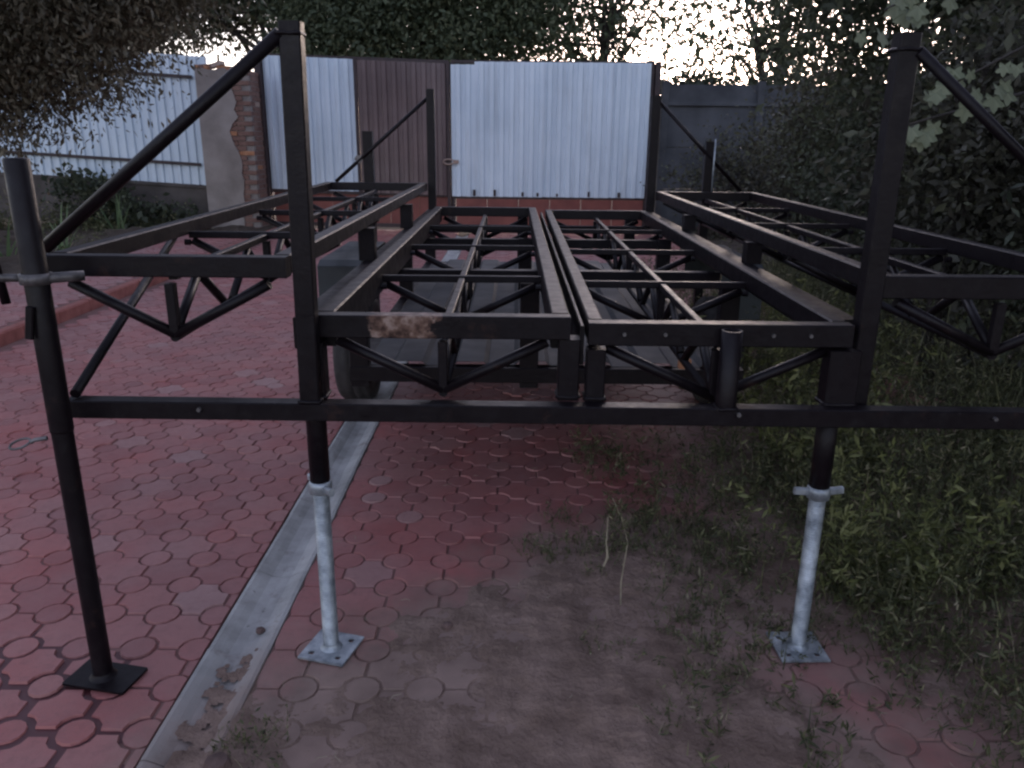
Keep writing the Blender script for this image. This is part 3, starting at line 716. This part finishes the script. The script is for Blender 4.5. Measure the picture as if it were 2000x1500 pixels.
# behind the gate, left to right
tree('broadleaf_tree', 'dark leafy tree with bare forked limbs behind the pillar', 'tree', (-4.6, 17.2, 0), 5.2, [((-6.6, 17.6, 4.9), (2.3, 1.5, 1.6)), ((-4.6, 17.4, 5.3), (2.2, 1.5, 1.5)), ((-7.6, 16.9, 3.7), (1.4, 1.0, 1.0)), ((-4.3, 17.0, 4.0), (1.0, .8, .6))], 480, 95, .115, 'leaf_dark', .42, .4, .17, (.4, .2), .34, 16, kseed=1)
tree('broadleaf_tree', 'dense dark green tree rising behind the brown gate sheet', 'tree', (-1.9, 16.6, 0), 5.0, [((-2.4, 16.6, 4.1), (2.3, 1.4, 1.7)), ((-.9, 16.9, 4.2), (1.8, 1.3, 1.6)), ((-3.2, 16.2, 3.3), (1.2, .9, .9)), ((.15, 16.8, 4.0), (1.0, .9, 1.3))], 600, 120, .105, 'leaf_mid', .42, .5, .17, (.2, 0), .34, 10, kseed=2)
tree('broadleaf_tree', 'thin-leaved tree against bright sky above the white gate', 'tree', (1.6, 17.4, 0), 4.6, [((.9, 17.2, 3.9), (1.5, 1.0, 1.4)), ((2.4, 17.6, 3.6), (1.7, 1.0, 1.1)), ((2.8, 17.4, 4.9), (1.9, 1.0, .6))], 135, 36, .135, 'leaf_mid', .42, .5, .12, (.3, 0), .42, 34, kseed=3)
tree('broadleaf_tree', 'spreading tree with sparse foliage over the concrete wall', 'tree', (5.4, 17.6, 0), 4.6, [((4.6, 17.4, 3.9), (1.7, 1.2, 1.1)), ((6.3, 17.3, 3.5), (1.6, 1.2, 1.2))], 140, 34, .135, 'leaf_mid', .42, .4, .13, (.1, 0), .42, 26, kseed=4)
tree('far_shrub', 'rounded dark shrub just right of the gate post', 'shrub', (3.6, 15.9, -.05), 2.2, [((3.5, 15.9, 1.7), (1.2, .6, 1.05))], 140, 55, .11, 'leaf_dark', .5, .2, .06, (0, 0), .22, 6, kseed=5)
tree('far_shrub', 'low dark shrub behind the concrete wall', 'shrub', (5.6, 15.6, -.05), 2.2, [((5.6, 15.6, 1.9), (1.4, .6, 1.0))], 130, 50, .12, 'leaf_dark', .5, .2, .06, (0, 0), .24, 6, kseed=6)
tree('far_shrub', 'scrubby bush growing against the concrete wall beside the rear leg', 'shrub', (3.2, 12.9, -.05), 1.5, [((3.3, 12.9, .75), (.75, .4, .8)), ((4.3, 12.7, 1.0), (.8, .5, 1.0))], 110, 80, .065, 'leaf_vine', .5, .2, .04, (.1, 0), .22, 12, kseed=8)
# left, overhanging the fence
tree('bronze_tree', 'brownish feathery tree overhanging the left fence', 'tree', (-5.9, 8.0, 0), 3.6, [((-5.0, 7.9, 3.1), (1.8, 1.3, 1.3)), ((-4.3, 7.7, 2.45), (1.05, .8, .75)), ((-4.9, 7.5, 1.95), (.75, .6, .55)), ((-3.7, 7.9, 3.1), (.9, .7, .7)), ((-3.2, 8.2, 3.5), (.8, .6, .5))], 640, 165, .062, 'leaf_bronze', .36, .8, .14, (.8, 0), .24, 14, kseed=7)
# right thicket
sh = [((2.75, 5.0, 0), 2.1, [((2.85, 5.0, 1.15), (.75, 1.0, 1.05))], 'tangled dark shrub beside the right wing frame', 10),
      ((3.3, 7.0, 0), 2.5, [((3.3, 7.0, 1.25), (.95, 1.2, 1.2))], 'dense dark shrub in the middle of the right thicket', 11),
      ((3.6, 9.4, 0), 2.4, [((3.6, 9.4, 1.15), (1.0, 1.2, 1.15))], 'dark shrub at the far end of the right thicket', 12),
      ((3.0, 3.2, 0), 2.0, [((3.0, 3.2, .9), (.75, 1.0, .95))], 'dark shrub at the right edge nearest the camera', 13),
      ((4.9, 8.0, 0), 3.0, [((4.9, 8.0, 1.7), (1.2, 1.6, 1.6))], 'tall dark shrub behind the right thicket', 14)]
for i_, (b_, h_, cr, lab, ks) in enumerate(sh):
    cr = [((c_[0]+.3, c_[1], c_[2]), q_) for c_, q_ in cr]+[((cr[0][0][0]+random.uniform(-.1, .5), cr[0][0][1]+random.uniform(-.7, .7), cr[0][0][2]*1.6), (.45, .5, .6))]
    tree('thicket_shrub', lab, 'shrub', b_, h_, cr, (170, 190, 210, 150, 220)[i_], (130, 170, 120, 110, 130)[i_], (.060, .045, .062, .055, .07)[i_], ('leaf_vine', 'leaf_dark', 'leaf_vine', 'leaf_dark', 'leaf_vine')[i_], .5, .3, .05, (0, 0), .22, 22, group='shrubs of the right thicket', kseed=ks, shell=.2)
tree('thicket_tree', 'dark tree with sky showing through its leaves at upper right', 'tree', (4.3, 7.2, 0), 4.4, [((3.3, 6.9, 3.15), (1.5, 1.3, .95)), ((4.8, 6.8, 3.5), (1.6, 1.4, 1.2)), ((2.9, 6.9, 2.75), (.8, .9, .5))], 300, 95, .072, 'leaf_dark', .5, .4, .11, (-.2, 0), .24, 14, kseed=20)
tree('thicket_tree', 'off-frame tree crown added to shade the right side of the paving', 'tree', (4.4, 1.6, 0), 4.6, [((3.9, 1.5, 3.3), (1.9, 1.7, 1.3)), ((3.6, .2, 3.1), (1.5, 1.4, 1.1)), ((3.4, 1.8, 1.6), (.8, 1.2, 1.0))], 300, 70, .10, 'leaf_dark', .5, .4, .13, (-.3, 0), .25, 14, kseed=22)  # unseen tree beside the camera, added to shade the right-hand ground

# grapevine shoots with big lobed leaves
def grape_leaf():
    k = 20; pts = []
    for i in range(k):
        t = i*2*math.pi/k; r = .5*(.78+.22*math.cos(5*t))*(1-.55*math.exp(-((t-math.pi)/.35)**2)); pts.append((r*math.cos(t)+.25, r*math.sin(t), .10*abs(math.sin(t))*r-.12*r*r))
    v = [(.05, 0, 0)]+pts; f = [(0, 1+i, 1+(i+1) % k) for i in range(k)]
    me = bpy.data.meshes.new('leaf'); me.from_pydata(v, [], f); me.materials.append(M['leaf_grape'])
    a = me.attributes.new('tone', 'FLOAT', 'FACE'); a.data.foreach_set('value', [random.random() for _ in f]); me.update(); return me
gme_ = grape_leaf()
def vine(label, pts, spots):
    t = thing('grape_vine', pts[0], label, 'vine', 'grapevine shoots at the right')
    MB().path(pts, [.012-.008*i/(len(pts)-1) for i in range(len(pts))], 6).build('stem', 'bark', t)
    for (x, y, z, s, rx, rz) in spots:
        o = bpy.data.objects.new('leaf', gme_); C.objects.link(o); o.parent = t; o.matrix_parent_inverse = Matrix.Translation(-t.location)
        o.location = (x, y, z); o.scale = (s, s, s); o.rotation_euler = (rx, R(75)+random.uniform(-.3, .3), rz)
def shoot_leaves(c, n_, spread, size):
    return [(c[0]+random.uniform(-1, 1)*spread[0], c[1]+random.uniform(-.12, .12), c[2]+random.uniform(-1, 1)*spread[1], size*random.uniform(.7, 1.25), random.uniform(-.4, .4), random.uniform(-2.1, -1.0)) for _ in range(n_)]
vine('grapevine shoot with large pale leaves hanging at the top right edge', [(3.3, 4.4, 2.3), (2.8, 3.9, 2.25), (2.3, 3.6, 1.98), (1.8, 3.45, 1.74)], shoot_leaves((1.87, 3.42, 1.73), 17, (.17, .075), .085))
vine('grapevine shoot with round leaves above the right upright', [(3.2, 4.9, 2.5), (2.6, 4.4, 2.55), (2.1, 4.0, 2.30), (1.62, 3.8, 2.06)], shoot_leaves((1.62, 3.8, 2.06), 10, (.13, .09), .10)+shoot_leaves((1.95, 3.9, 2.16), 6, (.15, .08), .09))
vine('thin grapevine shoot trailing beside the right diagonal brace', [(3.0, 4.2, 2.0), (2.4, 3.8, 1.75), (1.85, 3.6, 1.62), (1.62, 3.55, 1.56)], shoot_leaves((1.66, 3.55, 1.57), 7, (.12, .05), .075))

# weeds, built as mixed stems and small leaves
class Weeds:
    def __init__(s): s.pos = []; s.out = []; s.mb_v = []; s.mb_f = []; s.n = 0
    def blade(s, p, d, L, w_, k=4):
        p = np.array(p, float); d = np.array(d, float); side = np.cross(d, [0, 0, 1]); side = side/(np.linalg.norm(side)+1e-6)*w_/2
        pts = []
        for i in range(k):
            t = i/(k-1); q = p+d*L*t+np.array([0, 0, -.35*L*t*t*(1-abs(d[2])*.5)]); ww = side*(1-t*.92); pts += [q-ww, q+ww]
        b0 = s.n; s.mb_v += pts; s.n += len(pts)
        for i in range(k-1): s.mb_f.append((b0+2*i, b0+2*i+1, b0+2*i+3, b0+2*i+2))
    def stem(s, p, d, L, leafn, w_=.0042, curl=.5):
        p = np.array(p, float); d = np.array(d, float); k = 6; pts = [p]
        for i in range(k):
            d = d+rng.normal(size=3)*.16*curl; d[2] -= .10*curl; d /= np.linalg.norm(d); pts.append(pts[-1]+d*L/k)
        for a_, b_ in zip(pts, pts[1:]):
            dd = b_-a_; s.blade(a_, dd/np.linalg.norm(dd), np.linalg.norm(dd)*1.05, w_, 2)
        for _ in range(leafn):
            i = rng.integers(k); t = rng.random(); q = pts[i]*(1-t)+pts[i+1]*t; s.pos.append(q+rng.normal(size=3)*.004); s.out.append(rng.normal(size=3)*.8+np.array([0, 0, .35]))
def ground_z(x, y): return .0 if x < 2.3 else .05
def weeds(name, label, cat, spots, leaf, mat='leaf_weed', kind=None, group=None, parent_loc=None, aspect=.3):
    W = Weeds()
    for (x, y, r, h, nst, nbl, nl) in spots:
        for _ in range(nst):
            a_, q = rng.uniform(0, 6.28), r*math.sqrt(rng.random()); px, py = x+q*math.cos(a_), y+q*math.sin(a_)
            W.stem((px, py, ground_z(px, py)-.01), (rng.normal()*.45, rng.normal()*.45, 1), h*rng.uniform(.5, 1.2), nl)
        for _ in range(nbl):
            a_, q = rng.uniform(0, 6.28), r*math.sqrt(rng.random()); px, py = x+q*math.cos(a_), y+q*math.sin(a_)
            d = np.array([rng.normal()*.5, rng.normal()*.5, 1]); d /= np.linalg.norm(d)
            W.blade((px, py, ground_z(px, py)-.01), d, h*rng.uniform(.4, 1.0), .005)
    V = np.array(W.mb_v); F = np.array(W.mb_f); tn = np.repeat(rng.uniform(.2, 1, len(F)//3+1), 3)[:len(F)]
    if kind: 
        t = bpy.data.objects.new(name, np_mesh(name, V, F, tn)); C.objects.link(t); t.data.materials.append(M[mat]); tag(t, label, cat, group, kind)
        if len(W.pos): tag(obj('leaves', leaves_mesh('leaves', np.array(W.pos), leaf, aspect, 0, None, np.array(W.out)), mat, t), kind='stuff')
    else:
        t = thing(name, parent_loc or (spots[0][0], spots[0][1], 0), label, cat, group)
        obj('stems', np_mesh('stems', V, F, tn), mat, t)
        if len(W.pos): obj('leaves', leaves_mesh('leaves', np.array(W.pos), leaf, aspect, 0, None, np.array(W.out)), mat, t)
    return t
# ground cover right of the trailer: a mass nobody could count
sp = []
for _ in range(400):
    y = 1.35+7.5*rng.random()**1.7; x = 1.12+(0.25 if y < 2.0 else 0)+.03*y+1.9*rng.random()**1.3; sp.append((x, y, .16, rng.uniform(.18, .45)+.25*max(0, min(1, (x-1.5)/1.0)), 11, 9, 26))
weeds('weeds', 'tangled green weeds growing along the right side of the paving', 'weeds', sp, .026, kind='stuff', aspect=.23)
sp = []
for (x, y, r, n_) in ((.35, 2.75, .3, 16), (.75, 2.35, .35, 16), (.6, 2.9, .4, 16), (1.0, 2.6, .4, 16), (.42, 2.75, .22, 9), (.62, 2.55, .25, 9), (.55, 2.25, .16, 5), (.85, 2.75, .3, 9), (1.05, 3.1, .35, 12), (.50, 1.75, .14, 4), (.66, 1.95, .12, 4), (.30, 2.05, .10, 3), (.95, 2.2, .25, 6), (1.25, 1.75, .3, 8), (1.2, 2.4, .3, 10), (-.60, 1.70, .06, 2), (-.72, 1.60, .07, 3), (.95, 1.45, .2, 3)):
    for _ in range(n_): sp.append((x+rng.normal()*r*.5, y+rng.normal()*r*.5, .05, rng.uniform(.04, .11), 6, 8, 9))
weeds('grass_patches', 'low weedy patches sprouting from the dirty paving joints', 'weeds', sp, .014, kind='stuff')
sp = []
for _ in range(90):
    y = 2.5+4.0*rng.random(); x = 1.15+.06*y+1.3*rng.random(); sp.append((x, y, .14, rng.uniform(.5, .95), 8, 4, 30))
for _ in range(60):
    y = rng.uniform(2.5, 3.7); x = .25+1.1*rng.random()**.7; sp.append((x, y, .12, rng.uniform(.08, .20)+.22*max(0, x-.6), 5, 7, 20))
for _ in range(26):
    y = rng.uniform(1.5, 2.5); x = rng.uniform(.45, 1.25); sp.append((x, y, .07, rng.uniform(.05, .13), 4, 7, 14))
weeds('tall_weeds', 'tall loose weeds rising behind the right jack towards the wing frame', 'weeds', sp, .027, kind='stuff', aspect=.22)
# single plants one can point to
weeds('weed_plant', 'pale feathery bindweed clump right of the threaded jack', 'plant', [(1.22, 2.45, .16, .50, 34, 6, 34), (1.45, 2.45, .18, .50, 34, 6, 34), (1.7, 2.5, .18, .48, 26, 6, 30)], .034, 'leaf_bright', aspect=.28)
weeds('weed_plant', 'bushy weed growing up beside the cross beam in the middle right', 'plant', [(.90, 2.75, .10, .48, 14, 12, 26)], .022)
weeds('weed_plant', 'yellow-green leafy weed between right deck frame and wing frame', 'plant', [(1.60, 4.2, .35, .80, 44, 20, 36), (1.50, 3.5, .28, .62, 34, 14, 32), (1.95, 5.0, .35, .8, 34, 14, 32)], .042, 'leaf_bright')
weeds('weed_plant', 'straw-coloured grass tuft beside the right wing post', 'plant', [(1.5, 5.3, .35, .75, 8, 90, 10)], .03, 'leaf_bright')
wp = thing('wild_plant', (.36, 2.35, 0), 'tall thin weed stalk standing alone in front of the cross beam', 'plant')
MB().path([(.375, 2.33, -.005), (.372, 2.33, .09), (.385, 2.32, .24), (.360, 2.31, .33), (.325, 2.30, .41)], [.0026, .0023, .002, .0017, .0012], 6).build('stalk', 'straw', wp)
q = []; oo = []
for _ in range(150):
    t = rng.random(); q.append((.385-.06*t+rng.normal()*.016, 2.31+rng.normal()*.014, .22+.20*t+rng.normal()*.01)); oo.append((rng.normal()*.3, rng.normal()*.3, .8))
obj('leaves', leaves_mesh('leaves', np.array(q), .028, .16, .2, None, np.array(oo)), 'leaf_weed', wp)
MB().path([(.315, 2.31, .34), (.312, 2.30, .25), (.318, 2.295, .20), (.305, 2.29, .17)], [.0015, .002, .005, .003], 6).build('dry_leaf', 'straw', wp)
# irises and low plants in the left bed
def iris(label, x, y, n_, L, z=.09):
    t = thing('iris_plant', (x, y, z), label, 'plant', 'irises in the left bed')
    for i in range(n_):
        W = Weeds(); d = np.array([rng.normal()*.45, rng.normal()*.3, 1]); d /= np.linalg.norm(d)
        W.blade((x+rng.normal()*.05, y+rng.normal()*.05, z-.03), d, L*rng.uniform(.6, 1.1), .05, 6)
        F = np.array(W.mb_f); obj('leaf', np_mesh('leaf', np.array(W.mb_v), F, np.full(len(F), rng.random())), 'leaf_iris', t)
iris('iris clump with broad pale leaves behind the outer leg', -5.72, 10.0, 9, .80)
iris('iris clump near the pillar foot', -6.1, 12.3, 8, .75)
iris('iris clump at the left picture edge', -6.15, 9.6, 9, .85)
sp = []
for _ in range(70): sp.append((rng.uniform(-9, -5.4), rng.uniform(7, 13.2), .15, rng.uniform(.12, .4), 4, 14, 9))
for _ in range(60): sp.append((rng.uniform(-9, -5.1), rng.uniform(12.6, 13.4), .15, rng.uniform(.3, .7), 6, 12, 14))
weeds('bed_weeds', 'grass and weeds in the left garden bed', 'weeds', sp, .05, kind='stuff', aspect=.4)
tree('low_shrub', 'small round-leaved plant against the left fence', 'plant', (-6.6, 13.1, .05), .75, [((-6.9, 13.1, .55), (.55, .25, .40)), ((-6.2, 13.0, .35), (.5, .25, .25)), ((-5.5, 13.0, .25), (.4, .2, .2))], 60, 26, .09, 'leaf_dark', .7, .2, .02, (0, 0), .1, 5, kseed=31)

# loose bits on the ground
for (x, y, r, lab) in ((-.20, 2.19, .018, 'dark pebble lying on the dusty paving in the middle'), (-.72, 1.585, .035, 'brown stone lying in the dirt over the gutter'), (-.80, 2.18, .016, 'small dark clod in the gutter'), (.32, 1.66, .014, 'small pale pebble near the weeds')):
    mb = MB().lathe([(.001, -r*.4), (r*.8, -r*.3), (r, .1*r), (r*.75, r*.55), (.001, r*.75)], (0, 0, 0), 'z', 9)
    mb.v = [(a_*random.uniform(.8, 1.2), b_*random.uniform(.8, 1.2), c_) for a_, b_, c_ in mb.v]
    o = mb.build('stone', 'stone', None); o.location = (x, y, r*.3 if abs(x+.80) > .01 else -.012); tag(o, lab, 'stone', 'loose stones')

# straw and dry bits scattered over the paving
lv = MB()
for _ in range(110):
    x, y = rng.uniform(-.7, 1.6), rng.uniform(1.2, 3.6); a_ = rng.uniform(0, 6.28); L = rng.uniform(.01, .05); z = .006+rng.uniform(0, .004)
    lv.path([(x, y, z), (x+L*.5*math.cos(a_), y+L*.5*math.sin(a_), z+.003), (x+L*math.cos(a_+.4), y+L*math.sin(a_+.4), z)], [.0008, .0010, .0006], 4)
tag(lv.build('straw_litter', 'straw'), 'bits of dry straw scattered over the dusty paving', 'litter', kind='stuff')
